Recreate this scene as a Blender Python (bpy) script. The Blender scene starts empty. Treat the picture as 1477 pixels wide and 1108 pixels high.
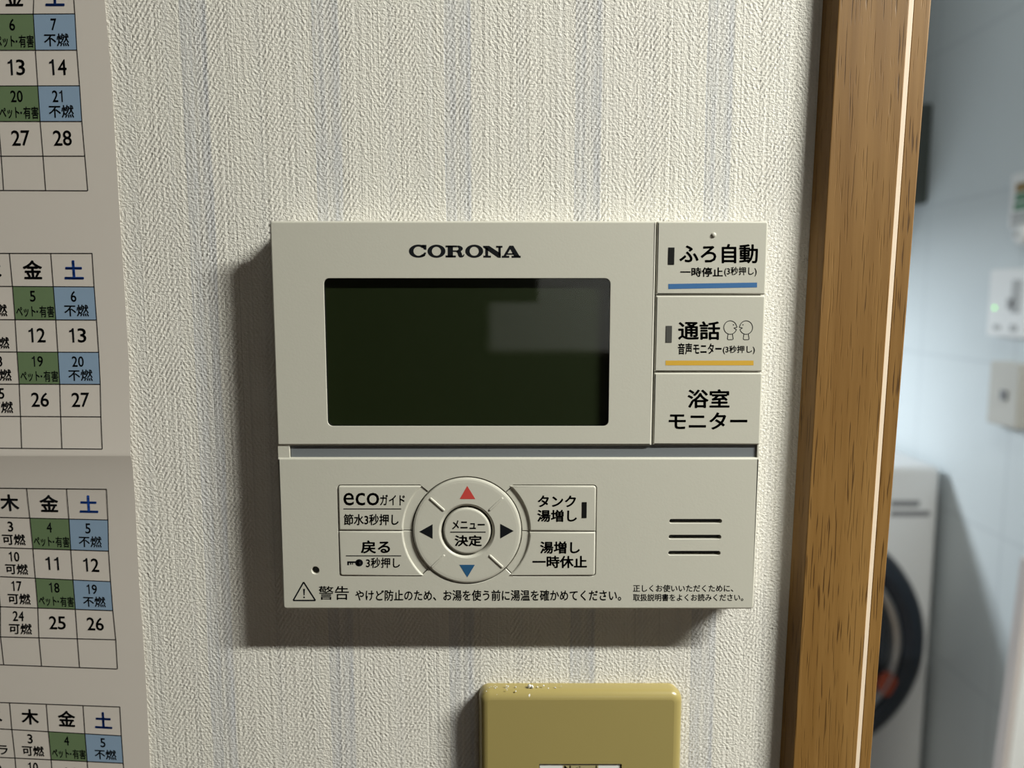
import bpy, bmesh, math, random
from mathutils import Vector, Matrix
from mathutils.geometry import tessellate_polygon
random.seed(7)
S = bpy.context.scene
COL = S.collection

# ------------------------------------------------------------------ camera, world, lights
FPX = 1110.0                      # focal length in pixels of the 1477 px wide frame
TH = math.radians(6.48)           # the phone looks a little downwards
CT, ST = math.cos(TH), math.sin(TH)
DW = 0.249                        # camera to papered wall
ZC = 1.35                         # camera height
cam = bpy.data.cameras.new('camera')
cam.sensor_width = 36.0
cam.lens = 36.0 * FPX / 1477.0
cam.clip_start = 0.01
cam.dof.use_dof = True
cam.dof.focus_distance = 0.2425
cam.dof.aperture_fstop = 8.6
co = bpy.data.objects.new('camera', cam)
COL.objects.link(co)
co.location = (0, -DW, ZC)
co.rotation_euler = (math.pi / 2 - TH, 0, 0)
S.camera = co

w = bpy.data.worlds.new('world'); S.world = w; w.use_nodes = True
bg = w.node_tree.nodes['Background']
bg.inputs[0].default_value = (1.0, 0.66, 0.36, 1); bg.inputs[1].default_value = 0.016

def area(name, loc, direction, sx, sy, power, color):
    l = bpy.data.lights.new(name, 'AREA'); l.shape = 'RECTANGLE'
    l.size = sx; l.size_y = sy; l.energy = power; l.color = color
    o = bpy.data.objects.new(name, l); COL.objects.link(o)
    o.location = loc
    o.rotation_euler = Vector(direction).to_track_quat('-Z', 'Y').to_euler()
    return o

LAMP = (0.80, -0.43, 1.97)
area('kitchen_tube_light', LAMP, (0, 0, -1), 0.54, 0.045, 37.5, (0.99, 1.0, 0.91))
area('cabinet_tube_light', (0.06, 1.62, 1.512), (0, 0, -1), 0.40, 0.14, 17, (0.86, 0.95, 1.0))
area('laundry_ceiling_light', (0.35, 0.80, 2.42), (0, 0, -1), 0.3, 0.3, 3.2, (0.90, 0.98, 0.97))

S.view_settings.view_transform = 'Standard'
S.view_settings.look = 'None'
S.view_settings.exposure = 0.0
S.view_settings.gamma = 1.0
S.view_settings.use_curve_mapping = False

# ------------------------------------------------------------------ geometry of the view: a pixel seen on a plane of the room
def ray(px, py):
    vx = (px - 738.5) / FPX; vy = (py - 554.0) / FPX
    return vx, CT - vy * ST, ST + vy * CT
def U(px, py, d=0.0):             # on the plane d in front of the papered wall -> (x, z)
    vx, f, dn = ray(px, py); t = (DW - d) / f
    return (vx * t, ZC - dn * t)
def UX(px, py, X):                # on a plane x = X -> (y, z)
    vx, f, dn = ray(px, py); t = X / vx
    return (-DW + f * t, ZC - dn * t)

# ------------------------------------------------------------------ materials
class NT:
    def __init__(self, name):
        self.m = bpy.data.materials.new(name); self.m.use_nodes = True
        self.t = self.m.node_tree; self.b = self.t.nodes['Principled BSDF']
    def n(self, typ, **kw):
        x = self.t.nodes.new(typ)
        for k, v in kw.items(): setattr(x, k, v)
        return x
    def link(self, a, b): self.t.links.new(a, b)
    def val(self, sock, v):
        if hasattr(v, 'is_output') or hasattr(v, 'links'): self.link(v, sock)
        else: sock.default_value = v
    def math(self, op, a, b=0.0, c=None):
        x = self.n('ShaderNodeMath', operation=op)
        self.val(x.inputs[0], a); self.val(x.inputs[1], b)
        if c is not None: self.val(x.inputs[2], c)
        return x.outputs[0]
    def mix(self, fac, a, b):
        x = self.n('ShaderNodeMix', data_type='RGBA')
        self.val(x.inputs[0], fac)
        self.val(x.inputs[6], a if not isinstance(a, tuple) else (*a, 1)[:4])
        self.val(x.inputs[7], b if not isinstance(b, tuple) else (*b, 1)[:4])
        return x.outputs[2]
    def noise(self, vec, scale=1.0, detail=2.0, rough=0.5):
        x = self.n('ShaderNodeTexNoise'); self.link(vec, x.inputs['Vector'])
        x.inputs['Scale'].default_value = scale; x.inputs['Detail'].default_value = detail
        x.inputs['Roughness'].default_value = rough
        return x.outputs[0]
    def scaled(self, vec, s):
        x = self.n('ShaderNodeMapping'); x.inputs['Scale'].default_value = s
        self.link(vec, x.inputs['Vector']); return x.outputs[0]
    def bump(self, h, dist, strength=1.0):
        x = self.n('ShaderNodeBump'); x.inputs['Distance'].default_value = dist
        x.inputs['Strength'].default_value = strength
        self.link(h, x.inputs['Height']); self.link(x.outputs[0], self.b.inputs['Normal'])
    def smooth(self, v, a, b):
        x = self.n('ShaderNodeMapRange', interpolation_type='SMOOTHSTEP')
        self.val(x.inputs['Value'], v); x.inputs['From Min'].default_value = a; x.inputs['From Max'].default_value = b
        return x.outputs[0]

def srgb(r, g, b):
    f = lambda c: (c / 12.92 if c <= 0.04045 else ((c + 0.055) / 1.055) ** 2.4)
    return tuple(f(c / 255.0) for c in (r, g, b))
def plain(name, col, rough=0.5, metal=0.0, spec=0.5, emit=0.0, grain=0.0, gscale=900.0):
    q = NT(name); b = q.b
    b.inputs['Base Color'].default_value = (*col, 1); b.inputs['Roughness'].default_value = rough
    b.inputs['Metallic'].default_value = metal; b.inputs['Specular IOR Level'].default_value = spec
    if emit:
        b.inputs['Emission Color'].default_value = (*col, 1); b.inputs['Emission Strength'].default_value = emit
    tc = q.n('ShaderNodeTexCoord')
    v = q.noise(tc.outputs['Object'], 25.0, 3.0)
    c = q.mix(q.math('MULTIPLY', v, 0.10), col, tuple(x * 0.8 for x in col))
    q.link(c, b.inputs['Base Color'])
    if grain:
        q.bump(q.noise(tc.outputs['Object'], gscale, 3.0), grain)
    return q.m

def wallpaper():
    q = NT('wallpaper'); b = q.b
    tc = q.n('ShaderNodeTexCoord'); sp = q.n('ShaderNodeSeparateXYZ'); q.link(tc.outputs['Object'], sp.inputs[0])
    x, z = sp.outputs[0], sp.outputs[2]
    obj = tc.outputs['Object']
    wob = q.math('MULTIPLY', q.math('SUBTRACT', q.noise(q.scaled(obj, (160, 1, 14)), 1.0, 2.0), 0.5), 0.0016)
    xw = q.math('ADD', x, wob)
    P = 0.04085
    x0 = U(829, 160)[0]
    fr = q.math('FRACT', q.math('DIVIDE', q.math('SUBTRACT', xw, x0 - 10 * P), P))
    ramp = q.n('ShaderNodeValToRGB'); ramp.color_ramp.interpolation = 'LINEAR'
    q.link(fr, ramp.inputs[0])
    cr = ramp.color_ramp
    stops = [(0.0, 0.0), (0.008, 0.95), (0.018, 0.6), (0.085, 0.75), (0.10, 0.30), (0.135, 0.55), (0.195, 1.0), (0.215, 0.0), (0.30, 0.05), (0.52, 0.0), (0.60, 0.18), (0.64, 0.0), (0.86, 0.05), (0.90, 0.2), (0.93, 0.0)]
    while len(cr.elements) < len(stops): cr.elements.new(0.5)
    for e, (p, v) in zip(cr.elements, stops):
        e.position = p; e.color = (v, v, v, 1)
    stripe = ramp.outputs[0]
    fine = q.smooth(q.noise(q.scaled(obj, (900, 1, 5)), 1.0, 1.0), 0.60, 0.72)
    mott = q.noise(obj, 14.0, 3.0)
    base = q.mix(mott, (0.80, 0.775, 0.70), (0.775, 0.735, 0.695))
    c = q.mix(q.math('MULTIPLY', stripe, q.math('MULTIPLY', q.noise(q.scaled(obj, (800, 1, 50)), 1.0, 2.0), 1.5)), base, (0.56, 0.565, 0.60))
    c = q.mix(q.math('MULTIPLY', fine, 0.20), c, (0.38, 0.37, 0.36))
    q.link(c, b.inputs['Base Color'])
    b.inputs['Roughness'].default_value = 0.62; b.inputs['Specular IOR Level'].default_value = 0.35
    # herringbone twill relief
    bw = 0.0098
    wob2 = q.math('MULTIPLY', q.math('SUBTRACT', q.noise(q.scaled(obj, (90, 1, 20)), 1.0, 2.0), 0.5), 0.006)
    xb = q.math('ADD', q.math('ADD', x, wob2), 2.0)
    fs = q.math('FRACT', q.math('DIVIDE', xb, 2 * bw))
    up = q.math('LESS_THAN', fs, 0.56)
    sgn = q.math('SUBTRACT', q.math('MULTIPLY', up, 2.0), 1.0)
    arg = q.math('MULTIPLY', q.math('SUBTRACT', q.math('DIVIDE', q.math('MULTIPLY', x, sgn), 0.00145), q.math('DIVIDE', z, 0.00235)), 2 * math.pi)
    jit = q.math('MULTIPLY', q.noise(q.scaled(obj, (260, 1, 260)), 1.0, 2.0), 5.0)
    tw = q.math('SINE', q.math('ADD', arg, jit))
    patch = q.smooth(q.noise(q.scaled(obj, (120, 1, 45)), 1.0, 2.0), 0.34, 0.66)
    amp = q.math('MULTIPLY', q.math('ADD', q.math('MULTIPLY', patch, 0.7), 0.3), q.math('ADD', q.math('MULTIPLY', up, 0.22), 0.10))
    tw = q.math('MULTIPLY', tw, q.math('MULTIPLY', amp, q.math('MULTIPLY', q.noise(q.scaled(obj, (1100, 1, 700)), 1.0, 1.0), 2.2)))
    q.link(q.mix(q.math('MULTIPLY', q.math('SUBTRACT', 0.25, tw), 0.40), c, (0.36, 0.35, 0.32)), b.inputs['Base Color'])
    gr = q.noise(q.scaled(obj, (1000, 1, 1300)), 1.0, 2.0, 0.65)
    rid = q.noise(q.scaled(obj, (1000, 1, 6)), 1.0, 2.0)
    h = q.math('ADD', tw, q.math('MULTIPLY', gr, 1.9))
    h = q.math('ADD', h, q.math('MULTIPLY', rid, 1.0))
    q.bump(h, 0.00023)
    return q.m

def wood(name, light, dark, pore):
    q = NT(name); b = q.b
    tc = q.n('ShaderNodeTexCoord'); obj = tc.outputs['Object']
    a = q.noise(q.scaled(obj, (180, 180, 5)), 1.0, 4.0, 0.6)
    bb = q.noise(q.scaled(obj, (40, 40, 9)), 1.0, 3.0)
    c = q.mix(q.smooth(q.math('ADD', q.math('MULTIPLY', a, 0.6), q.math('MULTIPLY', bb, 0.4)), 0.35, 0.66), light, dark)
    p = q.smooth(q.noise(q.scaled(obj, (2100, 2100, 85)), 1.0, 0.0), 0.62, 0.74)
    p2 = q.smooth(q.noise(q.scaled(obj, (110, 110, 16)), 1.0, 2.0), 0.36, 0.62)
    c = q.mix(q.math('MULTIPLY', q.math('MULTIPLY', p, p2), 0.85), c, pore)
    q.link(c, b.inputs['Base Color'])
    b.inputs['Roughness'].default_value = 0.48; b.inputs['Specular IOR Level'].default_value = 0.35
    q.bump(q.math('SUBTRACT', a, p), 0.00006)
    return q.m

def tiles(name, col, joint, size):
    q = NT(name); b = q.b
    tc = q.n('ShaderNodeTexCoord'); sp = q.n('ShaderNodeSeparateXYZ'); q.link(tc.outputs['Object'], sp.inputs[0])
    def edge(c, o):
        f = q.math('FRACT', q.math('DIVIDE', q.math('ADD', c, 10 + o), size))
        return q.math('LESS_THAN', f, 0.02)
    e = q.math('MAXIMUM', edge(sp.outputs[1], 0.05), edge(sp.outputs[2], 0.17))
    q.link(q.mix(q.math('MULTIPLY', e, 0.5), col, joint), b.inputs['Base Color'])
    b.inputs['Roughness'].default_value = 0.4
    q.bump(q.math('SUBTRACT', 1.0, e), 0.0004)
    return q.m

def thin_glass():
    m = bpy.data.materials.new('display_glass'); m.use_nodes = True
    t = m.node_tree; t.nodes.clear()
    o = t.nodes.new('ShaderNodeOutputMaterial'); mx = t.nodes.new('ShaderNodeMixShader')
    tr = t.nodes.new('ShaderNodeBsdfTransparent'); gl = t.nodes.new('ShaderNodeBsdfGlossy'); g = t.nodes.new('ShaderNodeNewGeometry')
    tr.inputs[0].default_value = (0.93, 0.95, 0.92, 1); gl.inputs['Roughness'].default_value = 0.008
    # reflectance of a clear pane, the same from both of its sides
    d = t.nodes.new('ShaderNodeVectorMath'); d.operation = 'DOT_PRODUCT'
    t.links.new(g.outputs['Normal'], d.inputs[0]); t.links.new(g.outputs['Incoming'], d.inputs[1])
    prev = d.outputs['Value']
    for op, k in (('ABSOLUTE', None), ('SUBTRACT', 'inv'), ('POWER', 5.0), ('MULTIPLY_ADD', None)):
        n = t.nodes.new('ShaderNodeMath'); n.operation = op
        if k == 'inv': n.inputs[0].default_value = 1.0; t.links.new(prev, n.inputs[1])
        else:
            t.links.new(prev, n.inputs[0])
            if op == 'POWER': n.inputs[1].default_value = k
            if op == 'MULTIPLY_ADD': n.inputs[1].default_value = 0.955; n.inputs[2].default_value = 0.045
        prev = n.outputs[0]
    t.links.new(prev, mx.inputs[0]); t.links.new(tr.outputs[0], mx.inputs[1]); t.links.new(gl.outputs[0], mx.inputs[2])
    t.links.new(mx.outputs[0], o.inputs[0])
    return m

M = dict(
    paper_wall=wallpaper(),
    wood=wood('oak_veneer', (0.265, 0.143, 0.042), (0.18, 0.088, 0.020), (0.06, 0.026, 0.006)),
    darkwood=wood('dark_cabinet_wood', (0.035, 0.022, 0.014), (0.022, 0.014, 0.009), (0.01, 0.007, 0.005)),
    cream=plain('cream_edge', (0.80, 0.66, 0.52), 0.45),
    shell=plain('white_plastic', (0.53, 0.513, 0.448), 0.43, spec=0.5, grain=0.00002, gscale=1500),
    groove=plain('dark_gap', (0.03, 0.028, 0.024), 0.7),
    black=plain('black_plastic', (0.006, 0.006, 0.006), 0.5),
    lamp_off=plain('dark_indicator_lens', (0.008, 0.008, 0.008), 0.35, spec=0.2),
    lamp_grey=plain('grey_indicator_lens', (0.075, 0.073, 0.068), 0.4, spec=0.2),
    lcd=plain('lcd_green', (0.0105, 0.0160, 0.0035), 0.55, spec=0.2),
    glass=thin_glass(),
    strip=plain('smoked_strip', (0.165, 0.178, 0.19), 0.3),
    ink=plain('black_ink', (0.006, 0.007, 0.009), 0.7, spec=0.12),
    inkred=plain('red_ink', (0.52, 0.05, 0.04), 0.6),
    inkblue=plain('blue_ink', (0.012, 0.085, 0.20), 0.6),
    barblue=plain('blue_bar_ink', (0.03, 0.13, 0.33), 0.6),
    baryellow=plain('yellow_bar_ink', (0.62, 0.36, 0.03), 0.6),
    sheet=plain('calendar_paper', (0.585, 0.535, 0.49), 0.6, spec=0.35),
    calgreen=plain('calendar_green', (0.125, 0.185, 0.092), 0.6),
    calblue=plain('calendar_blue', (0.23, 0.325, 0.45), 0.6),
    calnavy=plain('calendar_navy', (0.015, 0.065, 0.32), 0.6, spec=0.2),
    ivory=plain('yellowed_ivory_plastic', (0.335, 0.27, 0.10), 0.28, grain=0.00001, gscale=1200),
    white=plain('white_card', (0.75, 0.75, 0.74), 0.5),
    tile=tiles('pale_blue_wall_panel', (0.63, 0.675, 0.695), (0.50, 0.54, 0.57), 0.30),
    laundry=plain('laundry_paint', (0.30, 0.31, 0.315), 0.6),
    ceiling=plain('ceiling_paint', (0.45, 0.45, 0.44), 0.8),
    floor=plain('vinyl_floor', (0.15, 0.095, 0.05), 0.5),
    washer=plain('washer_enamel', (0.63, 0.625, 0.625), 0.3),
    washer_mark=plain('washer_marking', (0.20, 0.20, 0.21), 0.5),
    navy=plain('dark_navy_plastic', (0.013, 0.018, 0.027), 0.35),
    chrome=plain('chrome_rim', (0.55, 0.57, 0.60), 0.28, metal=0.9),
    drum=plain('smoked_door_glass', (0.02, 0.023, 0.028), 0.12),
    orange=plain('orange_reflection', (0.35, 0.06, 0.025), 0.8),  # reflection in the washer's door glass, as a flat colour
    far_white=plain('far_white_plastic', (0.84, 0.84, 0.84), 0.4),
    far_grey=plain('far_grey_keys', (0.45, 0.45, 0.45), 0.5),
    far_beige=plain('far_beige_plate', (0.52, 0.50, 0.46), 0.45),
    dark_cab=plain('dark_green_cabinet', (0.05, 0.058, 0.052), 0.5),
    tagbrown=plain('brown_print', (0.30, 0.20, 0.08), 0.6),
    taggreen=plain('green_print', (0.13, 0.27, 0.17), 0.6),
    led=plain('green_led', (0.30, 0.9, 0.25), 0.4, emit=1.6),
    pinkedge=plain('pink_beige_edge', (0.62, 0.56, 0.54), 0.5),
    tube=plain('lamp_diffuser', (0.9, 0.88, 0.82), 0.5, emit=1.5),
    dust=plain('plaster_crumbs', (0.72, 0.70, 0.66), 0.9),
)

# ------------------------------------------------------------------ mesh helpers
FRONT = lambda a, b, c: (a, -c, b)               # on the papered wall: a right, b up, c out of the wall
def SIDE(X):                                     # on a wall facing left: a towards the viewer, b up, c out of the wall
    return lambda a, b, c: (X - c, -a, b)
def area2(p):
    return sum(p[i][0] * p[(i + 1) % len(p)][1] - p[(i + 1) % len(p)][0] * p[i][1] for i in range(len(p)))
def ccw(p): return list(p) if area2(p) > 0 else list(reversed(p))
def inset(p, t):
    n = len(p); out = []
    for i in range(n):
        a, b, c = Vector(p[i - 1]), Vector(p[i]), Vector(p[(i + 1) % n])
        d1 = (b - a).normalized(); d2 = (c - b).normalized()
        n1 = Vector((-d1.y, d1.x)); n2 = Vector((-d2.y, d2.x))
        m = n1 + n2
        k = m.dot(m) / 2
        q = b + m * (t / max(k, 0.35))
        out.append((q.x, q.y))
    return out
def rrect(a0, b0, a1, b1, r, seg=6):
    a0, a1 = min(a0, a1), max(a0, a1); b0, b1 = min(b0, b1), max(b0, b1)
    if not isinstance(r, (tuple, list)): r = (r,) * 4           # bl, br, tr, tl
    out = []
    for (cx, cy, sx, sy, st, rr) in ((a0, b0, 1, 1, 180, r[0]), (a1, b0, -1, 1, 270, r[1]), (a1, b1, -1, -1, 0, r[2]), (a0, b1, 1, -1, 90, r[3])):
        if rr <= 0: out.append((cx, cy)); continue
        for k in range(seg + 1):
            t = math.radians(st + 90 * k / seg)
            out.append((cx + sx * rr + rr * math.cos(t), cy + sy * rr + rr * math.sin(t)))
    return out
def circle(cx, cy, r, n=64, ry=None):
    ry = ry or r
    return [(cx + r * math.cos(2 * math.pi * k / n), cy + ry * math.sin(2 * math.pi * k / n)) for k in range(n)]

class MB:
    def __init__(self): self.bm = bmesh.new(); self.mats = []
    def mi(self, m):
        if m not in self.mats: self.mats.append(m)
        return self.mats.index(m)
    def loop(self, p, c, fr): return [self.bm.verts.new(fr(a, b, c)) for a, b in p]
    def strip(self, A, B, mi, smooth=True):
        n = len(A)
        for i in range(n):
            j = (i + 1) % n
            f = self.bm.faces.new((A[i], A[j], B[j], B[i])); f.material_index = mi; f.smooth = smooth
    def cap(self, loops, mi):
        vs = [v for L in loops for v in L]
        pts = [[Vector((a, b, 0)) for a, b in P] for P in self._pl]
        for t in tessellate_polygon(pts):
            try:
                f = self.bm.faces.new([vs[i] for i in t]); f.material_index = mi
            except ValueError: pass
    def slab(self, p, c0, c1, bev, m, fr=FRONT, holes=(), hole_c=None, back=False, steps=3):
        """a plate with outline p from c0 to c1 with rounded front edges; holes are cut in the front down to hole_c"""
        mi = self.mi(m); p = ccw(p)
        prev = self.loop(p, c0, fr); P = p
        first = prev
        lv = [(0, c1 - bev)]
        for k in range(1, steps + 1):
            t = math.pi / 2 * k / steps
            lv.append((bev * (1 - math.cos(t)), c1 - bev + bev * math.sin(t)))
        if bev <= 0: lv = [(0, c1)]
        for (i, c) in lv:
            P = inset(p, i) if i else p
            L = self.loop(P, c, fr); self.strip(prev, L, mi); prev = L
        loops = [prev]; self._pl = [P]
        for h in holes:
            h, hb, hc = h if isinstance(h, tuple) else (h, 0.0002, hole_c)
            h = ccw(h)
            top = inset(h, -hb) if hb else h
            T = self.loop(top, c1, fr); Bm = self.loop(h, c1 - hb, fr) if hb else T
            if hb: self.strip(Bm, T, mi)
            D = self.loop(h, hc, fr); self.strip(D, Bm, mi)
            loops.append(T); self._pl.append(top)
        self.cap(loops, mi)
        if back:
            self._pl = [p]; self.cap([first], mi)
        return self
    def flat(self, p, c, m, fr=FRONT):
        mi = self.mi(m); L = self.loop(p, c, fr); self._pl = [p]; n0 = len(self.bm.faces); self.cap([L], mi)
        out = Vector(fr(0, 0, 1)) - Vector(fr(0, 0, 0)); self.bm.faces.ensure_lookup_table()
        for f in list(self.bm.faces)[n0:]:
            f.normal_update()
            if f.normal.dot(out) < 0: f.normal_flip()
    def box(self, lo, hi, m, bev=0.0, seg=2):
        b2 = bmesh.new()
        bmesh.ops.create_cube(b2, size=1.0)
        for v in b2.verts:
            v.co = Vector([(lo[i] + hi[i]) / 2 + v.co[i] * (hi[i] - lo[i]) for i in range(3)])
        if bev: bmesh.ops.bevel(b2, geom=list(b2.edges), offset=bev, segments=seg, profile=0.5, affect='EDGES')
        self.merge(b2, m, smooth=bool(bev))
    def merge(self, b2, m, smooth=False):
        mi = self.mi(m); mp = {v: self.bm.verts.new(v.co) for v in b2.verts}
        for f in b2.faces:
            try:
                g = self.bm.faces.new([mp[v] for v in f.verts]); g.material_index = mi; g.smooth = smooth
            except ValueError: pass
        b2.free()
    def revolve(self, profile, centre, axis_frame, m, n=72):
        """profile: (radius, out) list, turned about the out axis of the frame"""
        mi = self.mi(m); prev = None
        for (r, c) in profile:
            if r <= 0:
                v = self.bm.verts.new(axis_frame(centre[0], centre[1], c))
                for i in range(n):
                    f = self.bm.faces.new((prev[i], prev[(i + 1) % n], v)); f.material_index = mi; f.smooth = abs(c - last[1]) > .12 * last[0]
                continue
            L = self.loop(circle(centre[0], centre[1], r, n), c, axis_frame)
            if prev: self.strip(prev, L, mi, abs(c - last[1]) > .12 * abs(r - last[0]))
            prev = L; last = (r, c)
    def build(self, name, parent=None, kind=None, label=None, cat=None, group=None, origin=None):
        bm = self.bm
        bmesh.ops.remove_doubles(bm, verts=bm.verts, dist=1e-7)
        if any(f.smooth for f in bm.faces):
            bmesh.ops.recalc_face_normals(bm, faces=bm.faces)
            for e in bm.edges:
                if len(e.link_faces) == 2 and e.calc_face_angle(0) > math.radians(38): e.smooth = False
        me = bpy.data.meshes.new(name)
        if origin is not None: bmesh.ops.translate(bm, verts=bm.verts, vec=-Vector(origin))
        bm.to_mesh(me); bm.free()
        for m in self.mats: me.materials.append(m)
        o = bpy.data.objects.new(name, me); COL.objects.link(o)
        if origin is not None: o.location = origin
        if parent is not None:
            o.parent = parent
            p = parent; off = Vector((0, 0, 0))
            while p is not None: off += p.location; p = p.parent
            o.location = Vector(o.location) - off
        tag(o, label, cat, group, kind)
        return o
def tag(o, label=None, cat=None, group=None, kind=None):
    if label: o['label'] = label
    if cat: o['category'] = cat
    if group: o['group'] = group
    if kind: o['kind'] = kind
def root(name, loc, label, cat, group=None):
    o = bpy.data.objects.new(name, None); COL.objects.link(o); o.location = loc; o.empty_display_size = 0.02
    tag(o, label, cat, group); return o

# lettering -----------------------------------------------------------------
_glyph = {}
def glyphs(s, bold):
    k = (s, round(bold, 4))
    if k not in _glyph:
        c = bpy.data.curves.new('tmp', 'FONT'); c.body = s; c.size = 1; c.resolution_u = 3
        o = bpy.data.objects.new('tmp', c); COL.objects.link(o)
        dg = bpy.context.evaluated_depsgraph_get()
        me = bpy.data.meshes.new_from_object(o.evaluated_get(dg))
        vs = [(v.co.x, v.co.y) for v in me.vertices]; fs = [tuple(p.vertices) for p in me.polygons]
        bpy.data.objects.remove(o); bpy.data.curves.remove(c); bpy.data.meshes.remove(me)
        x0 = min(v[0] for v in vs); x1 = max(v[0] for v in vs); y0 = min(v[1] for v in vs); y1 = max(v[1] for v in vs)
        n = len(vs); V = []; F = []
        if bold > 0:                       # a heavier stroke: the outline laid down again all round
            for q in range(8):
                t = math.pi / 4 * q; dx, dy = bold * math.cos(t), bold * math.sin(t)
                F += [tuple(i + len(V) for i in f) for f in fs]; V += [(a + dx, b + dy) for a, b in vs]
        else: V, F = vs, fs
        x0 -= bold; x1 += bold; y0 -= bold; y1 += bold
        _glyph[k] = ([((a - x0) / (x1 - x0), (b - y0) / max(y1 - y0, 1e-6)) for a, b in V], F)
    return _glyph[k]

class Ink(MB):
    """printing on a surface; place(px, py) gives the 3-D point of the surface"""
    def __init__(self, place): super().__init__(); self.place = place
    def poly(self, pts, m):
        mi = self.mi(m)
        vs = [self.bm.verts.new(self.place(*p)) for p in pts]
        for t in tessellate_polygon([[Vector((p[0], -p[1], 0)) for p in pts]]):
            try:
                f = self.bm.faces.new([vs[i] for i in t]); f.material_index = mi
            except ValueError: pass
    def text(self, s, box, m, bold=0.015):
        if not isinstance(box[0], tuple): x0, y0, x1, y1 = box; quad = ((x0, y0), (x1, y0), (x1, y1), (x0, y1))
        else: quad = box
        vs, fs = glyphs(s, bold); mi = self.mi(m)
        (a, b, c, d) = quad
        L = []
        for u, v in vs:
            w0 = (1 - u) * v; w1 = u * v; w2 = u * (1 - v); w3 = (1 - u) * (1 - v)
            L.append(self.bm.verts.new(self.place(a[0] * w0 + b[0] * w1 + c[0] * w2 + d[0] * w3, a[1] * w0 + b[1] * w1 + c[1] * w2 + d[1] * w3)))
        for f in fs:
            try:
                g = self.bm.faces.new([L[i] for i in f]); g.material_index = mi
            except ValueError: pass
    def num(self, s, quad, m, bold):
        """digits side by side; the 1 has a short flag at its top left"""
        tl, tr, br, bl = quad; n = len(s)
        def at(u, v):
            return tuple(tl[k] * (1 - u) * (1 - v) + tr[k] * u * (1 - v) + br[k] * u * v + bl[k] * (1 - u) * v for k in (0, 1))
        for i, ch in enumerate(s):
            a, e = i / n, (i + .90) / n
            if ch == '1':
                P = lambda u, v: at(a + (e - a) * u, v)
                self.poly([P(.50, 0), P(.68, 0), P(.68, 1), P(.46, 1), P(.46, .24), P(.14, .28), P(.14, .16), P(.36, .12)], m)
            else: self.text(ch, (at(a, 0), at(e, 0), at(e, 1), at(a, 1)), m, bold)
    def line(self, p, q, wd, m):
        d = Vector((q[0] - p[0], q[1] - p[1])).normalized(); n = Vector((-d.y, d.x)) * wd / 2
        self.poly([(p[0] + n.x, p[1] + n.y), (q[0] + n.x, q[1] + n.y), (q[0] - n.x, q[1] - n.y), (p[0] - n.x, p[1] - n.y)], m)
    def ring(self, cx, cy, rx, ry, wd, m, a0=0, a1=360, n=40, irx=None, iry=None):
        mi = self.mi(m); irx = rx - wd if irx is None else irx; iry = ry - wd if iry is None else iry
        pr = None
        for k in range(n + 1):
            t = math.radians(a0 + (a1 - a0) * k / n)
            a = self.bm.verts.new(self.place(cx + rx * math.cos(t), cy - ry * math.sin(t)))
            b = self.bm.verts.new(self.place(cx + irx * math.cos(t), cy - iry * math.sin(t)))
            if pr:
                f = self.bm.faces.new((pr[0], a, b, pr[1])); f.material_index = mi
            pr = (a, b)
    def stroke(self, pts, wd, m):
        for p, q in zip(pts, pts[1:]): self.line(p, q, wd, m)
def on_front(d):
    def f(px, py):
        x, z = U(px, py, d); return (x, -d, z)
    return f

# ================================================================== THE SETTING
TRIM_D = 0.0056
xw_r = U(1187, 0)[0] + 0.004
b = MB(); b.box((-1.6, 0.0, 0.0), (xw_r, 0.12, 2.46), M['paper_wall']); b.build('wall_front', kind='structure')
XR = 0.853
b = MB(); b.box((XR, 0.0, 0.0), (2.2, 0.12, 2.46), M['paper_wall']); b.build('wall_front_right', kind='structure')
b = MB(); b.box((xw_r, 0.0, 2.02), (XR, 0.12, 2.46), M['paper_wall']); b.build('wall_front_above_door', kind='structure')
b = MB(); b.box((XR, 0.12, 0.0), (XR + 0.1, 2.4, 2.46), M['tile']); b.build('wall_right', kind='structure')
b = MB(); b.box((-0.3, 2.3, 0.0), (XR, 2.4, 2.46), M['laundry']); b.build('wall_rear', kind='structure')
b = MB(); b.box((-0.4, 0.12, 0.0), (-0.3, 2.4, 2.46), M['laundry']); b.build('wall_left', kind='structure')
b = MB(); b.box((-1.6, -1.50, -0.1), (2.2, 2.4, 0.0), M['floor']); b.build('floor', kind='structure')
b = MB(); b.box((-1.6, -1.50, 2.46), (2.2, 2.4, 2.52), M['ceiling']); b.build('ceiling', kind='structure')
b = MB(); b.box((-1.6, -1.50, 0.0), (2.2, -1.40, 2.46), M['darkwood']); b.build('wall_back', kind='structure')

# door casing: a leaning board seen from its left, a pale edge strip and a lip
def vline(top, bot, d):           # a line of the casing through two pixels, run from floor level up past the frame
    a = U(*top, d); c = U(*bot, d); s = (a[0] - c[0]) / (a[1] - c[1])
    return lambda z: a[0] + (z - a[1]) * s
eL = vline((1209.7, 0), (1145, 1080), TRIM_D)
eW = vline((1312.6, 0), (1236.6, 1080), TRIM_D)
eV = vline((1318.6, 0), (1241.2, 1080), TRIM_D - 0.0008)
eR = vline((1343.7, 0), (1257.7, 1080), TRIM_D - 0.0012)
eB = vline((1187, 0), (1125.5, 1080), 0.0)
def upright(mb, f0, f1, c0, c1, m, bev, fb=None):
    z0, z1 = 0.6, 2.0
    if fb:                        # sloping left side, down to the wall
        mi = mb.mi(m)
        for q in ([(fb(z0), z0, c0), (f0(z0), z0, c1 - bev), (f0(z1), z1, c1 - bev), (fb(z1), z1, c0)],):
            mb.bm.faces.new([mb.bm.verts.new(FRONT(*v)) for v in q]).material_index = mi
    mb.slab([(f0(z0), z0), (f1(z0), z0), (f1(z1), z1), (f0(z1), z1)], c0, c1, bev, m, back=True)
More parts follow.
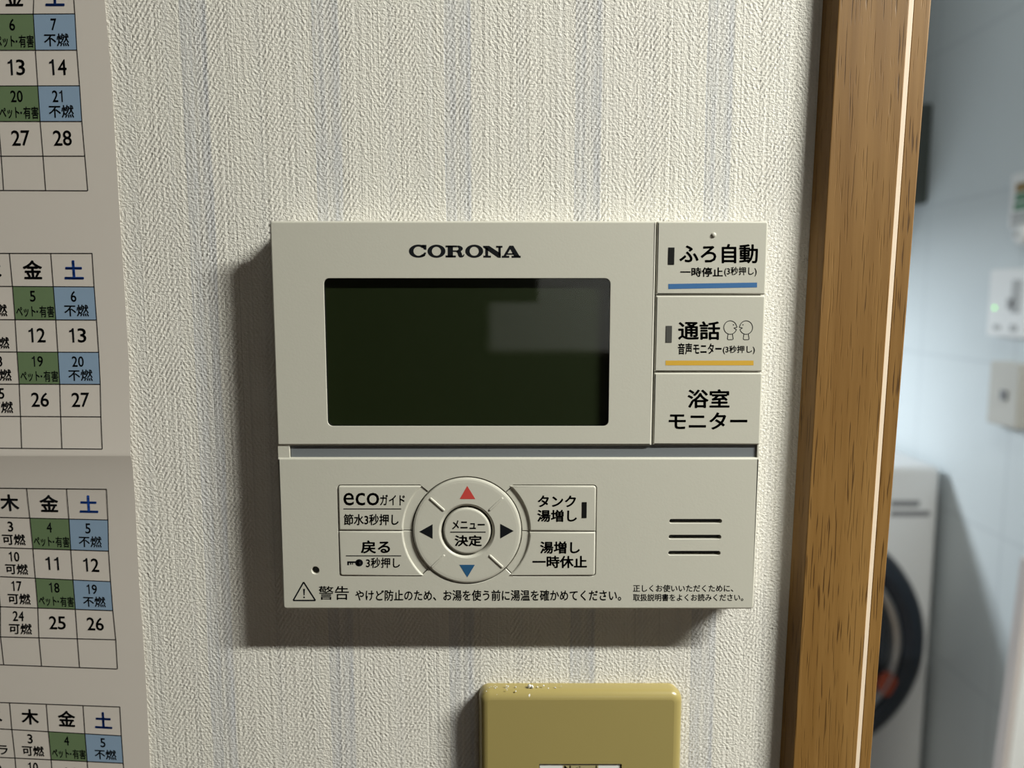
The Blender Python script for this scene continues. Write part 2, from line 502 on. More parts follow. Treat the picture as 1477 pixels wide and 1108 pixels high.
b = MB(); upright(b, eL, eW, 0.0001, TRIM_D, M['wood'], 0.0005, eB)
trim = b.build('trim_1', kind='structure')
b = MB(); upright(b, eW, eV, 0.0001, TRIM_D - 0.0008, M['cream'], 0.0002)
b.build('edge_strip', parent=trim)
b = MB(); upright(b, eV, eR, -0.12, TRIM_D - 0.0012, M['wood'], 0.0004)
b.build('door_jamb', parent=trim)

# ================================================================== THE HOT WATER REMOTE
DF = 0.011                        # how far its face stands out
X0 = (U(387, 319, DF)[0] + U(409, 878, DF)[0]) / 2
X1 = (U(1109, 319, DF)[0] + U(1087, 878, DF)[0]) / 2
ZT = U(738, 318.8, DF)[1]; ZB = U(738, 879, DF)[1]
rem = root('water_heater_remote', ((X0 + X1) / 2, 0, ZB), 'white wall remote control panel with a dark green screen and round arrow pad', 'remote control')
PXM = 0.238 / FPX                 # metres per pixel near the face
def fr_rect(pa, pb, r, d=DF):
    a = U(*pa, d); c = U(*pb, d); return rrect(a[0], a[1], c[0], c[1], r)
# back case
b = MB(); b.slab(rrect(X0 + .0006, ZB + .0006, X1 - .0006, ZT - .0006, .002), 0.0, DF - .0022, .0008, M['shell'])
b.build('back_case', rem)
# upper cover with the display opening
xs = U(946.8, 340, DF)[0]
zs = U(738, 643, DF)[1]
win = fr_rect((466.6, 401.4), (877.5, 614.9), 8 * PXM)
xsL = xs - .00012
b = MB(); b.slab(rrect(X0, zs, xsL, ZT, (0, 0.0003, 0.0003, 0.0012)), DF - .0025, DF, .0006, M['shell'], holes=[(win, .00008, DF - .0021)])
up = b.build('upper_cover', rem)
# display: recessed lcd, black well, glass over it
dsp = root('display', (0, 0, 0), None, None); dsp.parent = rem; dsp.location = -Vector(rem.location)
b = MB(); b.flat(win, DF - .0021, M['lcd']); b.build('lcd_panel', dsp)
b = MB(); b.flat(inset(win, .00002), DF - .0004, M['glass']); b.build('display_glass', dsp)
# black well walls
b = MB(); mi = b.mi(M['black'])
A = b.loop(inset(ccw(win), .00005), DF - .0020, FRONT); B = b.loop(inset(ccw(win), .00005), DF - .00045, FRONT); b.strip(A, B, mi); b.build('display_bezel', dsp)

# brand lettering on the cover
def brand():
    i = Ink(lambda x, y: on_front(DF + .00003)(580 + x / 8.206, 340 + y / 8.206)); k = M['ink']
    # C
    i.ring(193, 183, 112, 78, 0, k, 42, 318, 40, irx=58, iry=54)
    i.poly([(236, 108), (288, 108), (288, 166), (262, 166), (250, 150), (232, 133)], k)
    i.poly([(287, 200), (270, 240), (240, 252), (225, 232), (250, 215), (262, 198)], k)
    for cx in (407, 854):
        i.ring(cx, 184, 106, 78, 0, k, 0, 360, 48, irx=54, iry=53)
    # R
    for p in ([(514, 116), (650, 116), (650, 138), (514, 138)], [(540, 116), (602, 116), (602, 258), (540, 258)], [(514, 234), (637, 234), (637, 258), (514, 258)],
              [(600, 174), (668, 174), (668, 192), (600, 192)], [(640, 184), (695, 184), (706, 210), (712, 232), (722, 234), (728, 218), (738, 222), (732, 245), (712, 258), (682, 258), (665, 240), (655, 205), (640, 192)]):
        i.poly(p, k)
    i.ring(652, 154, 68, 38, 0, k, -90, 90, 24, irx=16, iry=18)
    # N
    for p in ([(960, 120), (1030, 120), (1168, 212), (1168, 262), (1138, 262), (960, 140)], [(985, 135), (1018, 150), (1018, 240), (985, 240)], [(962, 236), (1052, 236), (1052, 260), (962, 260)],
              [(1112, 120), (1188, 120), (1188, 143), (1112, 143)], [(1140, 130), (1168, 130), (1168, 262), (1140, 225)]):
        i.poly(p, k)
    # A
    for p in ([(1270, 118), (1316, 118), (1396, 250), (1330, 250), (1280, 160), (1228, 245), (1196, 245)], [(1240, 208), (1325, 208), (1325, 226), (1240, 226)],
              [(1180, 238), (1268, 238), (1268, 262), (1180, 262)], [(1296, 238), (1404, 238), (1404, 262), (1296, 262)]):
        i.poly(p, k)
    i.build('brand_lettering', up)
brand()

# three keys on the right
def key(name, y0, y1, deco):
    a = U(738, y0, DF)[1]; c = U(738, y1, DF)[1]
    b = MB(); b.slab(rrect(xs + .00022, c + .00010, X1, a - .00010, (.0002, .0006, .0006, .0002)), DF - .0025, DF - .0001, .0005, M['shell'])
    k = b.build(name, rem)
    i = Ink(on_front(DF - .00006)); deco(i, k)
    i.build('lettering', k)
    return k
def lens(px, m, parent, d=DF, name='indicator_lamp'):
    b = MB(); b.slab(fr_rect((px[0], px[1]), (px[2], px[3]), .0001), d - .0004, d + .00012, .0001, m); return b.build(name, parent)
K = M['ink']
def d1(i, k):
    i.text('ふろ自動', (980, 352, 1093.4, 380), K, .022)
    i.text('一時停止', (981.2, 385.6, 1042.8, 399.4), K, .024); i.text('(3秒押し)', (1044.6, 385, 1091.5, 398.8), K, .018)
    i.poly([(964, 409.6), (1092, 407.6), (1092, 414.6), (964, 417)], M['barblue'])
    lens((964, 357, 972.5, 382), M['lamp_off'], k, DF - .0001)
    c = U(1029.5, 339, DF); b = MB(); b.revolve([(.0008, DF - .0004), (.00075, DF + .0001), (.0005, DF + .0003), (.0, DF + .00042)], c, FRONT, M['shell'], 20); b.build('touch_dot', k)
def d2(i, k):
    i.text('通話', (978.2, 463.4, 1038.7, 490.4), K, .022)
    i.text('音声モニター', (977.8, 494.8, 1040.8, 511.5), K, .024); i.text('(3秒押し)', (1042.6, 498.5, 1088.9, 511), K, .018)
    i.poly([(960, 520.2), (1086.9, 520.2), (1086.9, 527), (960, 527)], M['baryellow'])
    for s, cx in ((1, 1053.4), (-1, 1076.3)):
        a0 = 20 if s > 0 else 200
        i.ring(cx, 472.5, 9.8, 10.2, 1.0, K, 12 if s > 0 else -160, 340 if s > 0 else 168, 40)
        i.stroke([(cx + s * 9.4, 470.6), (cx + s * 9.9, 472), (cx + s * 5.2, 473.2), (cx + s * 9.2, 475.6)], 1.0, K)
        i.ring(cx + s * 4.6, 468.6, .9, .9, .9, K, 0, 360, 8)
        i.stroke([(cx - 3.2, 482.2), (cx - 4.2, 489), (cx - 3.2, 490), (cx + 3.2, 490), (cx + 4.2, 489), (cx + 3.2, 482.2)], 1.0, K)
    lens((960.5, 470, 969, 494.4), M['lamp_grey'], k, DF - .0001)
def d3(i, k):
    i.text('浴室', (991.8, 561.5, 1052.3, 588.8), K, .022)
    i.text('モニター', (964.6, 594.9, 1078, 619.8), K, .020)
key('bath_key', 318.8, 425.8, d1); key('talk_key', 425.8, 537.2, d2); key('bathroom_monitor_key', 537.2, 642.4, d3)

# smoked strip
b = MB(); sa = U(404, 643, DF); sb = U(1091.8, 660.6, DF)
b.slab(rrect(X0 + .0040, sb[1], U(1091.8, 650, DF)[0], zs + .0004, .0001), DF - .0025, DF - .0010, .0001, M['strip']); b.build('smoked_strip', rem)

# lower panel with an opening for the key cluster, the slots and the reset hole
cc = U(673.6, 765.6, DF)
def cpt(px, py): return U(px, py, DF)
RO = 79.6 * PXM * 1.018
def arc(r, a0, a1, n): return [(cc[0] + r * math.cos(math.radians(a0 + (a1 - a0) * k / n)), cc[1] + r * math.sin(math.radians(a0 + (a1 - a0) * k / n))) for k in range(n + 1)]
bT = cpt(700, 700.6)[1]; bB = cpt(700, 830.4)[1]; bL = cpt(489, 765)[0]; bR = cpt(859, 765)[0]
cxl = cpt(605.5, 701)[0]; cxr = cpt(741, 701)[0]
def ang(px, py):
    p = cpt(px, py); return math.degrees(math.atan2(p[1] - cc[1], p[0] - cc[0]))
aTL = ang(616.4, 709.3); aTR = ang(731.2, 709); aBL = ang(616.6, 821); aBR = ang(731, 820.6)
def corner(x, z, sx, sz, r=.0009, n=5, st=0):
    return [(x + sx * r + r * math.cos(math.radians(st + 90 * k / n)), z + sz * r + r * math.sin(math.radians(st + 90 * k / n))) for k in range(n + 1)]
# counter-clockwise: left block bottom-left, bottom, lower arc, right block, upper arc, left block top
cluster = corner(bL, bB, 1, 1, st=180) + [(cxl, bB)] + arc(RO, aBL, aBR, 24) + [(cxr, bB)] + corner(bR, bB, -1, 1, st=270) + corner(bR, bT, -1, -1, st=0) + [(cxr, bT)] + arc(RO, aTR, aTL, 24) + [(cxl, bT)] + corner(bL, bT, 1, -1, st=90)
holes = [(inset(cluster, -.00022), .00015, DF - .0022)]
for (p0, p1) in (((965.5, 749), (1041, 755)), ((964.5, 771.8), (1040, 777.8)), ((964, 795), (1039, 801))):
    a = U(*p0, DF); c = U(*p1, DF); holes.append((rrect(a[0], a[1], c[0], c[1], abs(a[1] - c[1]) * .49), .0001, DF - .0021))
rh = U(454.9, 822.8, DF); holes.append((circle(*rh, 5.6 * PXM, 24), .00015, DF - .0021))
zl = U(738, 660.4, DF)[1]
b = MB(); b.slab(rrect(X0, ZB, X1 - .0001, zl, (.0012, .0012, .0002, .0002)), DF - .0025, DF, .0006, M['shell'], holes=holes)
low = b.build('lower_panel', rem)
# side rims that run past the ends of the strip
b = MB(); b.slab(rrect(X0, zl - .001, X0 + .0038, zs + .001, 0), DF - .0025, DF - .0004, .0002, M['shell']); b.build('strip_end_cap', rem)
b = MB(); b.slab(rrect(U(1092.4, 650, DF)[0], zl - .001, X1 - .0001, zs + .001, 0), DF - .0025, DF - .0004, .0002, M['shell']); b.build('strip_end_cap', rem)
# dark floor seen through gaps and slots
b = MB(); b.slab(rrect(X0 + .003, ZB + .003, X1 - .003, zl - .003, .001), DF - .0024, DF - .00205, 0, M['black']); b.build('inner_chassis', rem)

# block keys either side of the pad
def block(name, side, top, deco, lamp=None):
    zm = cpt(700, 765.6 if side < 0 else 766.6)[1]; g = .00012
    z0, z1 = (zm + g, bT) if top else (bB, zm - g)
    xo = bL if side < 0 else bR; xi = cxl if side < 0 else cxr
    r_in = RO + .00015
    def outline(r, chamfer):
        # from the outer edge to an arc of radius r about the pad
        o = []
        za = max(-r, min(r, (z1 if top else z0) - cc[1])); zb2 = (z0 if top else z1) - cc[1]
        ends = []
        if chamfer:
            a_c = (aTL if side < 0 else aTR) if top else (aBL if side < 0 else aBR)
        else:
            s = math.asin(min(1, abs(za) / r)); s = s if top else -s
            a_c = math.degrees(s) if side > 0 else 180 - math.degrees(s)
        s = math.degrees(math.asin(zb2 / r)); a_m = s if side > 0 else 180 - s
        # arc points from the seam to the corner
        da = ((a_c - a_m + 180) % 360) - 180
        ar = [(cc[0] + r * math.cos(math.radians(a_m + da * k / 14)), cc[1] + r * math.sin(math.radians(a_m + da * k / 14))) for k in range(15)]
        zo = z1 if top else z0; zi = z0 if top else z1
        if chamfer: ar.append((xi, zo))
        sx = 1 if side < 0 else -1; sz = -1 if top else 1
        rr = .0009
        cn = [(xo + sx * rr - sx * rr * math.sin(math.radians(t)), zo + sz * rr - sz * rr * math.cos(math.radians(t))) for t in range(0, 91, 18)]
        return ccw(ar + cn + [(xo, zi)])
    b = MB(); b.slab(outline(r_in, True), DF - .0022, DF - .0003, .0002, M['shell'])
    b.slab(outline(93.2 * PXM * 1.018 if side < 0 else 91.2 * PXM * 1.018, False), DF - .0010, DF + .0003, .0005, M['shell'])
    k = b.build(name, rem)
    i = Ink(on_front(DF + .00034)); deco(i); i.build('lettering', k)
    if lamp: lens(lamp, M['lamp_off'], k, DF + .0003)
def e1(i):
    i.text('eco', (495.4, 710.9, 547, 729.2), K, .004); i.text('ガイド', (548.2, 713.5, 584.1, 729.2), K, .018)
    i.line((495.4, 734.2), (578.7, 734.2), 1.3, K); i.text('節水3秒押し', (495.8, 741.5, 575, 757.8), K, .020)
def e2(i):
    i.text('戻る', (520.6, 779.5, 562.8, 798.4), K, .027); i.line((499, 801.9), (578.7, 801.9), 1.3, K)
    i.text('3秒押し', (527.9, 804.5, 577, 819.5), K, .018)
    i.ring(518, 812, 5.6, 5.2, 0, K, 0, 360, 28, irx=1.4, iry=1.4); i.line((501, 811), (513, 811), 2.4, K)
    i.line((502.2, 811), (502.2, 815.4), 2.4, K); i.line((505.8, 811), (505.8, 814.6), 1.8, K); i.line((508.6, 811), (508.6, 814.6), 1.2, K)
    i.ring(516.5, 812, 2.5, 4.0, 2.5, K, 0, 360, 12)
def e3(i):
    i.text('タンク', (775.6, 714.7, 831, 731.7), K, .027); i.text('湯増し', (774.9, 735.4, 832.2, 753), K, .027)
def e4(i):
    i.text('湯増し', (779, 781, 836.5, 798.8), K, .027); i.text('一時休止', (768, 801.7, 846.7, 819.6), K, .027)
block('eco_guide_key', -1, True, e1); block('return_key', -1, False, e2)
block('tank_refill_key', 1, True, e3, (839.2, 724, 846, 747)); block('refill_pause_key', 1, False, e4)

# arrow pad: ring with four ticks, menu key in the middle
pm = PXM * 1.018
b = MB(); b.revolve([(RO - .00012, DF - .0022), (RO - .00012, DF - .0002), (RO - .0003, DF + .0003), (RO - .0008, DF + .0005), (RO - .0016, DF + .00055), (41 * pm, DF + .00055), (39.2 * pm, DF + .0004), (37.4 * pm, DF - .0002), (36.6 * pm, DF - .0008), (36.6 * pm, DF - .0022)], cc, FRONT, M['shell'], 120)
pad = b.build('arrow_pad', rem)
i = Ink(on_front(DF + .0006))
i.poly([(674, 701), (685.6, 720), (663.2, 719.8)], M['inkred']); i.poly([(662.7, 814.8), (685, 814.8), (674, 833)], M['inkblue'])
i.poly([(604.8, 767), (624, 756.3), (624, 777.2)], K); i.poly([(721.6, 755.7), (741, 766), (721.6, 777)], K)
i.build('arrow_marks', pad)
for (p, q) in (((621.6, 718.8), (640, 735)), ((724.2, 718.8), (707, 734.6)), ((623.7, 816.7), (640.3, 801)), ((707, 801), (724.2, 816.7))):
    a = Vector(U(*p, DF)); c = Vector(U(*q, DF)); d = (c - a).normalized(); n = Vector((-d.y, d.x)) * .00042
    pts = []
    for e, s in ((c, 1), (a, -1)):
        for k in range(7):
            t = math.radians(-90 + 30 * k); o = e + d * s * .00042 * math.cos(t) + n * s * math.sin(t); pts.append((o.x, o.y))
    b = MB(); b.slab(pts, DF, DF + .00085, .0003, M['shell']); b.build('tick', pad)
b = MB(); b.revolve([(34.6 * pm, DF - .0022), (34.6 * pm, DF - .0001), (34.2 * pm, DF + .0003), (33 * pm, DF + .0005), (31.5 * pm, DF + .00055), (0, DF + .00055)], cc, FRONT, M['shell'], 90)
mk = b.build('menu_key', rem)
i = Ink(on_front(DF + .0006)); i.text('メニュー', (652.1, 750.6, 699.4, 763.8), K, .024); i.line((649.5, 767.7), (700.5, 767.7), 1.4, K); i.text('決定', (655.8, 772, 695.2, 788.2), K, .027); i.build('lettering', mk)

# warning line and note
i = Ink(on_front(DF + .00003))
a, bq, c = (437.9, 839.8), (422.9, 866.3), (455.0, 866.3)
for p, q in ((a, bq), (bq, c), (c, a)): i.line(p, q, 2.1, K)
i.poly([(437.2, 849.5), (440, 849.5), (439.3, 859), (437.9, 859)], K); i.ring(438.6, 861.8, 1.3, 1.3, 1.3, K, 0, 360, 12)
i.text('警告', (459.6, 845.5, 503.3, 865.5), K, .008)
i.text('やけど防止のため、お湯を使う前に湯温を確かめてください。', (512.5, 851, 896, 867), K, .020)
i.build('warning_lettering', low)
i = Ink(on_front(DF + .00003))
i.text('正しくお使いいただくために、', (913.1, 843.5, 1057.7, 854.1), K, .018); i.text('取扱説明書をよくお読みください。', (913.1, 856.7, 1072.2, 867.3), K, .018)
i.build('note_lettering', low)

# ================================================================== THE CALENDAR
def cal_d(py):                    # the sheet stands off the wall most along its fold
    t = py - 657.5
    return .0008 + .0024 * math.exp(-abs(t) / (95.0 if t < 0 else 60.0))
def on_cal(lift):
    def f(px, py):
        d = cal_d(py) + lift
        x, z = U(px, py, d); return (x, -d, z)
    return f
edge = [(-150, 143), (0, 151), (80, 158), (160, 163.5), (300, 172), (421, 179.8), (523, 186), (600, 187.5), (657, 188.3), (658, 188.8), (672, 191), (722, 195), (761, 196.8), (842, 200.5), (913, 206), (991, 211), (1103, 216.3), (1250, 225), (1330, 229)]
cal = root('wall_calendar', (U(-60, 1330)[0], 0, U(-60, 1330)[1]), 'folded white waste collection calendar sheet with green and blue day cells', 'calendar')
b = MB(); mi = b.mi(M['sheet'])
ys = sorted(set([e[0] for e in edge] + [620, 640, 648, 653, 662, 667, 680, 690, 710, 740] + list(range(300, 657, 12)) + list(range(659, 900, 6)) + list(range(-140, 1320, 40))))
def edge_x(y):
    for (y0, x0), (y1, x1) in zip(edge, edge[1:]):
        if y0 <= y <= y1: return x0 + (x1 - x0) * (y - y0) / (y1 - y0)
pr = None
for y in ys:
    ex = edge_x(y); row = []
    for px in (ex - 520, ex - 300, ex - 150, ex - 60, ex):
        row.append((b.bm.verts.new(on_cal(0)(px, y)), b.bm.verts.new(on_cal(-.0002)(px, y))))
    if pr:
        for k in range(len(row) - 1):
            for s in (0, 1):
                f = b.bm.faces.new((pr[k][s], pr[k + 1][s], row[k + 1][s], row[k][s])); f.material_index = mi; f.smooth = True
        f = b.bm.faces.new((pr[-1][0], pr[-1][1], row[-1][1], row[-1][0])); f.material_index = mi
    pr = row
sheet = b.build('calendar_sheet', cal)
tables = [
    (7, 30, [((104.5, -31), (-4.5, -31)), ((108.2, 19.7), (-1.2 - 10.5, 20.3)), ((111, 72), (-8.5, 72.3)), ((115, 123.5), (-5.5, 123.8)), ((118.3, 175), (-2, 175)), ((122.6, 225), (2.0, 225)), ((126.8, 275), (5.4, 274.5))]),
    (6, 31, [((133, 365.4), (13.8, 365.3)), ((136, 413.7), (18.3, 413)), ((139.5, 461.5), (22, 461)), ((142.6, 508.1), (24.8, 507.6)), ((144.8, 554.3), (28, 554)), ((145.8, 601.2), (29.9, 600.6)), ((147.7, 647.7), (31.5, 646.7))]),
    (5, 30, [((153.8, 705.7), (38.6, 704.5)), ((156, 750), (43.3, 747.3)), ((156.8, 794.9), (47.7, 791.4)), ((159.7, 839), (51.2, 834)), ((163, 880.8), (54.8, 877)), ((167.2, 922.8), (56.4, 920)), ((169.6, 965), (60.3, 961))]),
    (5, 31, [((173, 1019.8), (67, 1015.8)), ((175.3, 1061.5), (70, 1055.4)), ((178, 1101), (74, 1096)), ((181, 1141), (77, 1136)), ((184, 1181), (80, 1176)), ((187, 1221), (83, 1216)), ((190, 1261), (86, 1256))]),
]
names = '土金木水火月日'
for ti, (sat, last, rows) in enumerate(tables):
    def gp(j, r):
        (xr, yr), (xk, yk) = rows[r]; return (xr + (xk - xr) * j / 2, yr + (yk - yr) * j / 2)
    def sub(j, r, u0, v0, u1, v1):     # a box inside the cell between column lines j+1 and j, rows r and r+1
        tl, tr, br, bl = gp(j + 1, r), gp(j, r), gp(j, r + 1), gp(j + 1, r + 1)
        P = lambda u, v: tuple(tl[k] * (1 - u) * (1 - v) + tr[k] * u * (1 - v) + br[k] * u * v + bl[k] * (1 - u) * v for k in (0, 1))
        return (P(u0, v0), P(u1, v0), P(u1, v1), P(u0, v1))
    fills = Ink(on_cal(.00004)); ink = Ink(on_cal(.00009))
    for j in range(7):
        h = names[j]
        ink.text(h, sub(j, 0, .29, .21, .76, .78), M['calnavy'] if j == 0 else M['inkred'] if j == 6 else K, .022)
        for r in range(5):
            day = sat + 7 * r - j
            if day < 1 or day > last or (r == 4 and j < 2): continue
            word = None
            if j in (0, 1) and r in (0, 2):
                fills.poly(sub(j, r + 1, 0, 0, 1, 1), M['calblue'] if j == 0 else M['calgreen']); word = '不燃' if j == 0 else 'ペット・有害'
            if j == 2 and r < 4: word = '可燃'
            if ti == 3 and j == 3 and r == 0: word = 'プラ'
            s = str(day)
            if word:
                wd = .075 * len(s) * 1.02; ink.num(s, sub(j, r + 1, .48 - wd, .13, .48 + wd, .46), K, .012)
                if len(word) > 3:
                    ink.text('ペット', sub(j, r + 1, .04, .60, .51, .92), K, .022); ink.text('有害', sub(j, r + 1, .61, .58, .97, .93), K, .016)
                    ink.poly(sub(j, r + 1, .535, .73, .575, .79), K)
                else: ink.text(word, sub(j, r + 1, .22, .54, .82, .90), K, .016)
            else:
                wd = .115 * len(s); ink.num(s, sub(j, r + 1, .51 - wd, .26, .51 + wd, .70), K, .008)
    ln = Ink(on_cal(.00013)); gk = M['ink']
    for r in range(7):
        for j in range(7): ln.line(gp(j + 1, r), gp(j, r), .95, gk)
    for j in range(8):
        for r in range(6): ln.line(gp(j, r), gp(j, r + 1), .95, gk)
    t = fills.build('month_table', cal)
    ln.build('grid_lines', t); ink.build('lettering', t)

# ================================================================== THE SWITCH PLATE
D0 = 0.0075
sx0 = U(690.5, 1040, D0)[0]; sx1 = U(985, 1040, D0)[0]; szt = U(738, 990, .0040)[1]
szb = szt - (sx1 - sx0) * 120 / 70
sw = root('light_switch_plate', ((sx0 + sx1) / 2, 0, szb), 'yellowed ivory light switch plate under the white remote control', 'light switch')
b = MB(); b.slab(rrect(sx0 - .0002, szb - .0002, sx1 - .0003, U(738, 985.5, 0)[1], .0036, 8), 0, .0034, .0010, M['ivory']); b.build('base_frame', sw)
wn = rrect(U(777.5, 1102, D0)[0], U(777, 1102.5, D0)[1] - .012, U(896.5, 1102, D0)[0], U(777, 1102.5, D0)[1], .0002)
wz1 = U(777, 1102.5, D0)[1] - .014
rk = rrect((sx0 + sx1) / 2 - .0125, wz1 - .062, (sx0 + sx1) / 2 + .0125, wz1, .0008)
b = MB(); b.slab(rrect(sx0, szb, sx1, szt, .0040, 8), .0036, D0, .0030, M['ivory'], holes=[(wn, .0001, D0 - .0016), (rk, .0002, D0 - .003)], steps=6); cov = b.build('cover_plate', sw)
b = MB(); b.slab(inset(wn, .0003), D0 - .0020, D0 - .0005, .0001, M['white'])
nm = b.build('name_window', sw)
b = MB(); b.flat(wn, D0 - .0015, M['black']); b.build('window_recess', sw)
i = Ink(on_front(D0 - .00045)); i.poly([(812, 1103.6), (863, 1103.6), (863, 1125), (812, 1125)], plain('khaki_label', (0.38, 0.33, 0.17), 0.5)); i.build('label_strip', nm)
i = Ink(on_front(D0 - .0004)); i.text('National', (814, 1104.6, 861, 1115.5), plain('khaki_ink', (0.16, 0.13, 0.05), 0.5), .02); i.build('lettering', nm)
b = MB(); b.slab(inset(rk, .0004), D0 - .003, D0 + .0012, .0008, M['ivory']); b.build('rocker', sw)

# plaster crumbs lying along the plate's top edge
b = MB()
for n in range(34):
    t = random.random() ** 1.6
    px = 700 + t * 120 if n > 2 else 766 + random.uniform(-3, 4); py = 991 + random.uniform(-2.0, 2.0) + (random.uniform(0, 22) if random.random() < .35 else 0)
    d = D0 - .0007 if py > 995 else .0052
    x, z = U(px, py, d); r = random.uniform(.00012, .00035) if n > 2 else .0007
    b2 = bmesh.new(); bmesh.ops.create_icosphere(b2, subdivisions=1, radius=r)
    for v in b2.verts: v.co = v.co * random.uniform(.6, 1.2) + Vector((x, -d, z))
    b.merge(b2, M['dust'])
b.build('plaster_crumbs', kind='stuff', label='white plaster crumbs along the top edge of the ivory switch plate', cat='dust')

# ================================================================== BEYOND THE DOORWAY
# washing machine: front faces the doorway, right side close to the tiled wall
WX1 = XR - 0.014; WX0 = WX1 - 0.60
fz = UX(1358, 674, WX1)
WY = fz[0]; WZ = fz[1]
wm = root('washing_machine', ((WX0 + WX1) / 2, WY + .3, 0), 'white front loading washing machine with a dark round door beyond the door frame', 'washing machine')
b = MB(); b.box((WX0, WY, .03), (WX1, WY + .6, WZ), M['washer'], .012, 3); b.build('body', wm)
FW = lambda a, b_, c: (a, WY - c, b_)
def at_washer(px, py):
    vx, f, dn = ray(px, py); t = (DW + WY) / f; return (vx * t, ZC - dn * t)
rr_ = at_washer(1328, 925); wr = .245
wc = (rr_[0] - wr, rr_[1])
b = MB(); b.revolve([(wr + .004, 0.0), (wr, .014), (wr - .012, .026), (wr - .030, .030), (wr - .046, .022), (wr - .050, .008), (wr - .050, 0)], wc, FW, M['navy'], 96); dr = b.build('door', wm)
b = MB(); b.revolve([(wr - .048, .006), (wr - .050, .022), (wr - .056, .026), (wr - .064, .022), (wr - .068, .006)], wc, FW, M['chrome'], 96); b.build('chrome_rim', dr)
b = MB(); b.revolve([(wr - .060, .006), (wr - .075, .012), (wr - .12, .022), (0, .03)], wc, FW, M['drum'], 96); b.build('door_glass', dr)
oc = at_washer(1271, 978)
b = MB(); b.flat(circle(oc[0], oc[1], .020, 20, .026), .0245, M['orange'], FW); b.build('reflection_patch', dr)  # orange reflection in the door glass, put on as a coloured patch
b = MB()
for (p0, p1) in (((1285, 722), (1326, 731)), ((1285, 737), (1341, 745))):
    a = at_washer(*p0); c = at_washer(*p1); b.slab(rrect(a[0], a[1], c[0], c[1], .002), -.001, .0008, .0003, M['washer_mark'], FW)
b.build('panel_marking', wm)
for sx in (WX0 + .06, WX1 - .06):
    for sy in (WY + .06, WY + .54):
        b = MB(); b.revolve([(.025, 0), (.025, .03), (0, .03)], (sx, -sy), lambda a, b_, c: (a, -b_, c), M['navy'], 20); b.build('foot', wm)

# dark cabinet over it with its lamp
cy, cz0 = UX(1338, 293, XR - .003); cz1 = UX(1338, 152, XR - .003)[1]
cy2 = cy
cabx0 = -.28
cab = root('wall_cabinet', ((cabx0 + XR) / 2, cy2 + .3, cz0), 'dark wall cabinet half hidden behind the door frame above the washing machine', 'cabinet')
b = MB(); b.box((cabx0, cy2 + .004, cz0), (XR - .001, cy2 + .66, cz1), M['dark_cab'], .004); b.build('carcass', cab)
b = MB(); b.box((cabx0 + .002, cy2 - .012, cz0 + .002), (XR - .04, cy2 + .003, cz1 - .002), M['dark_cab'], .003); b.build('door', cab)
b = MB(); b.box((-.16, 1.53, cz0 - .012), (.28, 1.71, cz0 - .0005), M['far_white'], .003); b.build('cabinet_lamp', label='white flat lamp under the dark wall cabinet', cat='lamp')

def wall_box(p0, p1, c1, m, rad, bev=.003, c0=0.0):
    a = UX(*p0, XR - c1); c = UX(*p1, XR - c1)
    b = MB(); b.slab(rrect(-a[0], a[1], -c[0], c[1], rad), c0, c1, bev, m, SIDE(XR)); return b, a, c
# bath controller with a green light
P = UX(1455, 440, XR)
bc = root('bath_controller', (XR, P[0], UX(1430, 487, XR)[1]), 'white controller with a green light on the far tiled wall', 'controller')
b, a, c = wall_box((1428.5, 389), (1479, 489), .018, M['far_white'], .004); b.build('case', bc)
for (p0, p1) in (((1461, 404), (1471, 452)), ((1453, 430), (1462, 446)), ((1433, 468), (1443, 476)), ((1457, 468), (1467, 479))):
    a = UX(*p0, XR - .018); c = UX(*p1, XR - .018); b = MB(); b.slab(rrect(-a[0], a[1], -c[0], c[1], .001), .0175, .019, .0003, M['far_grey'], SIDE(XR)); b.build('key', bc)
a = UX(1435, 444, XR - .018); b = MB(); b.revolve([(.0028, .0175), (.0028, .0195), (0, .0205)], (-a[0], a[1]), SIDE(XR), M['led'], 20); b.build('indicator_lamp', bc)
# printed card hanging above
P = UX(1470, 300, XR)
cd = root('notice_card', (XR, P[0], UX(1470, 322, XR)[1]), 'white hanging card with brown and green bars at the right edge of the photo', 'card')
b, a, c = wall_box((1459, 252), (1500, 324), .004, M['far_white'], .004, .001); b.build('card', cd)
b = MB()
for (p0, p1, mm) in (((1466, 265), (1496, 272), 'tagbrown'), ((1465, 280), (1495, 286), 'taggreen'), ((1463, 294), (1494, 299), 'taggreen'), ((1459.5, 309), (1493, 313), 'far_grey'), ((1459, 320), (1492, 323.4), 'far_grey')):
    a = UX(*p0, XR - .004); c = UX(*p1, XR - .004); b.slab(rrect(-a[0], a[1], -c[0], c[1], .0005), .0035, .0045, .0002, M[mm], SIDE(XR))
b.build('printed_bars', cd)
a = UX(1469, 338, XR - .01); b = MB(); b.revolve([(.017, 0), (.017, .008), (.013, .012), (0, .013)], (-a[0], a[1]), SIDE(XR), M['far_white'], 32); hk = b.build('wall_hook', label='small round white hook under the hanging card', cat='hook')
b = MB(); b.revolve([(.004, .012), (.004, .016), (0, .016)], (-a[0], a[1]), SIDE(XR), M['far_grey'], 16); b.build('screw', hk)
# switch
P = UX(1447, 570, XR)
fs = root('wall_switch', (XR, P[0], UX(1447, 618, XR)[1]), 'beige wall switch below the controller with the green light', 'switch')
b, a, c = wall_box((1428.5, 520), (1464, 620), .022, M['far_beige'], .003, .003); b.build('plate', fs)
b, a, c = wall_box((1442, 562), (1449, 578), .026, M['washer_mark'], .001, .001, .021); b.build('toggle', fs)
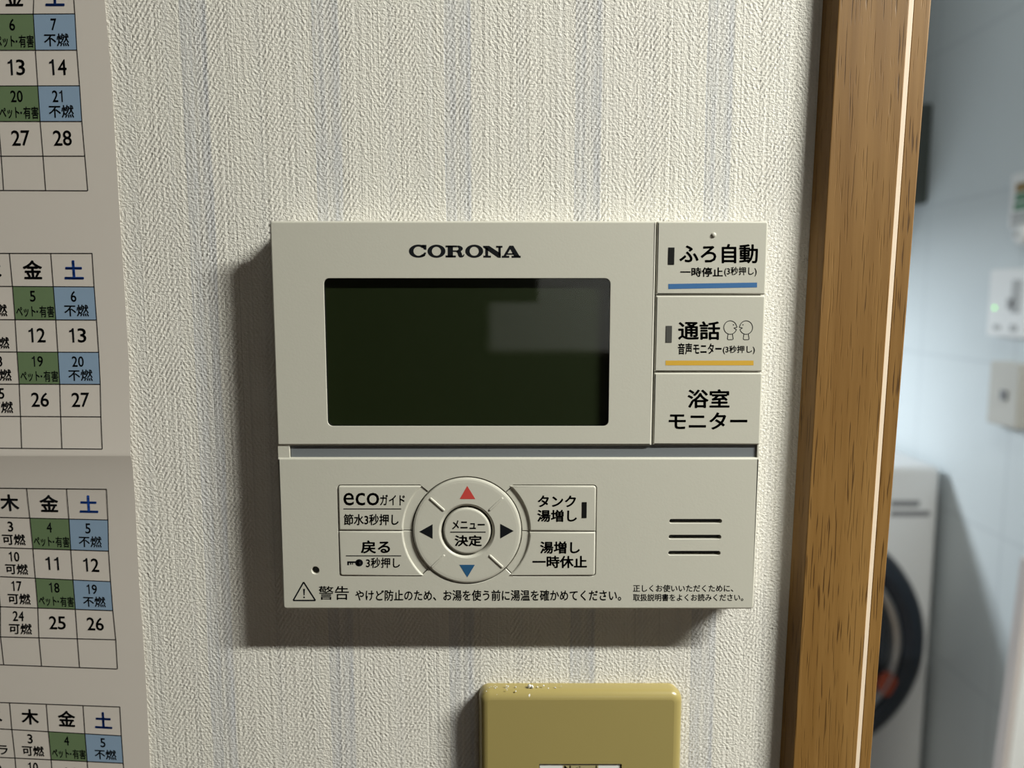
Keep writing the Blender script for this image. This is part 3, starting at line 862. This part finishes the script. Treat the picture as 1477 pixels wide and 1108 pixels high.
# slanted white board at the lower right, standing just inside the doorway
by = 0.74
def at_board(px, py):
    vx, f, dn = ray(px, py); t = (DW + by) / f; return (vx * t, ZC - dn * t)
pA = at_board(1479, 868); pB = at_board(1447, 1108)
xl = lambda z: pB[0] + (z - pB[1]) * (pA[0] - pB[0]) / (pA[1] - pB[1])
fr = lambda a, b_, c: (a, by - c, b_)
zt, zb = 1.0, .0
lb = root('leaning_board', (xl(.5) + .05, by, .0), 'white board leaning at the lower right beside the washing machine', 'board')
b = MB(); b.slab([(xl(zb) + .008, zb), (xl(zb) + .10, zb), (xl(zt) + .10, zt), (xl(zt) + .008, zt)], -.02, 0, .002, M['far_white'], fr, back=True); b.build('panel', lb)
b = MB(); b.slab([(xl(zb), zb), (xl(zb) + .0078, zb), (xl(zt) + .0078, zt), (xl(zt), zt)], -.02, -.001, .002, M['pinkedge'], fr, back=True); b.build('edge_band', lb)

# ================================================================== THE KITCHEN BEHIND THE CAMERA
lp = root('pendant_lamp', (LAMP[0], LAMP[1], 2.46), 'long hanging tube lamp of the kitchen', 'lamp')
b = MB(); b.box((LAMP[0] - .29, LAMP[1] - .045, LAMP[2] + .006), (LAMP[0] + .29, LAMP[1] + .045, LAMP[2] + .04), M['far_white'], .006); b.build('housing', lp)
for sx in (-.25, .25):
    b = MB(); b.box((LAMP[0] + sx - .002, LAMP[1] - .002, LAMP[2] + .039), (LAMP[0] + sx + .002, LAMP[1] + .002, 2.46), M['navy']); b.build('cord', lp)
# added white box, standing in for the phone reflected in the display glass
CY = -1.05
def mirror(px, py):
    vx, f, dn = ray(px, py); t = (DW - DF + DF * 0 - 0 + (-CY) - DF) / f; return (vx * t, ZC - dn * t)
m0 = mirror(700, 512)
wu = root('reflected_phone_standin', (m0[0] + .21, CY - .17, m0[1]), 'added white box on the opposite wall, standing in for the reflected phone', 'cabinet')
b = MB(); b.box((m0[0], -1.399, m0[1]), (m0[0] + .42, CY, m0[1] + .40), M['far_white'], .012, 4); b.build('carcass', wu)
v0 = mirror(690, 396); v1 = mirror(776, 436)
b = MB(); b.box((v0[0] + .001, CY - .004, v1[1]), (v1[0], CY + .002, v0[1] + .12), M['black'], .0015); b.build('camera_bump_standin', wu)  # added dark patch for the phone's camera bump in the reflection
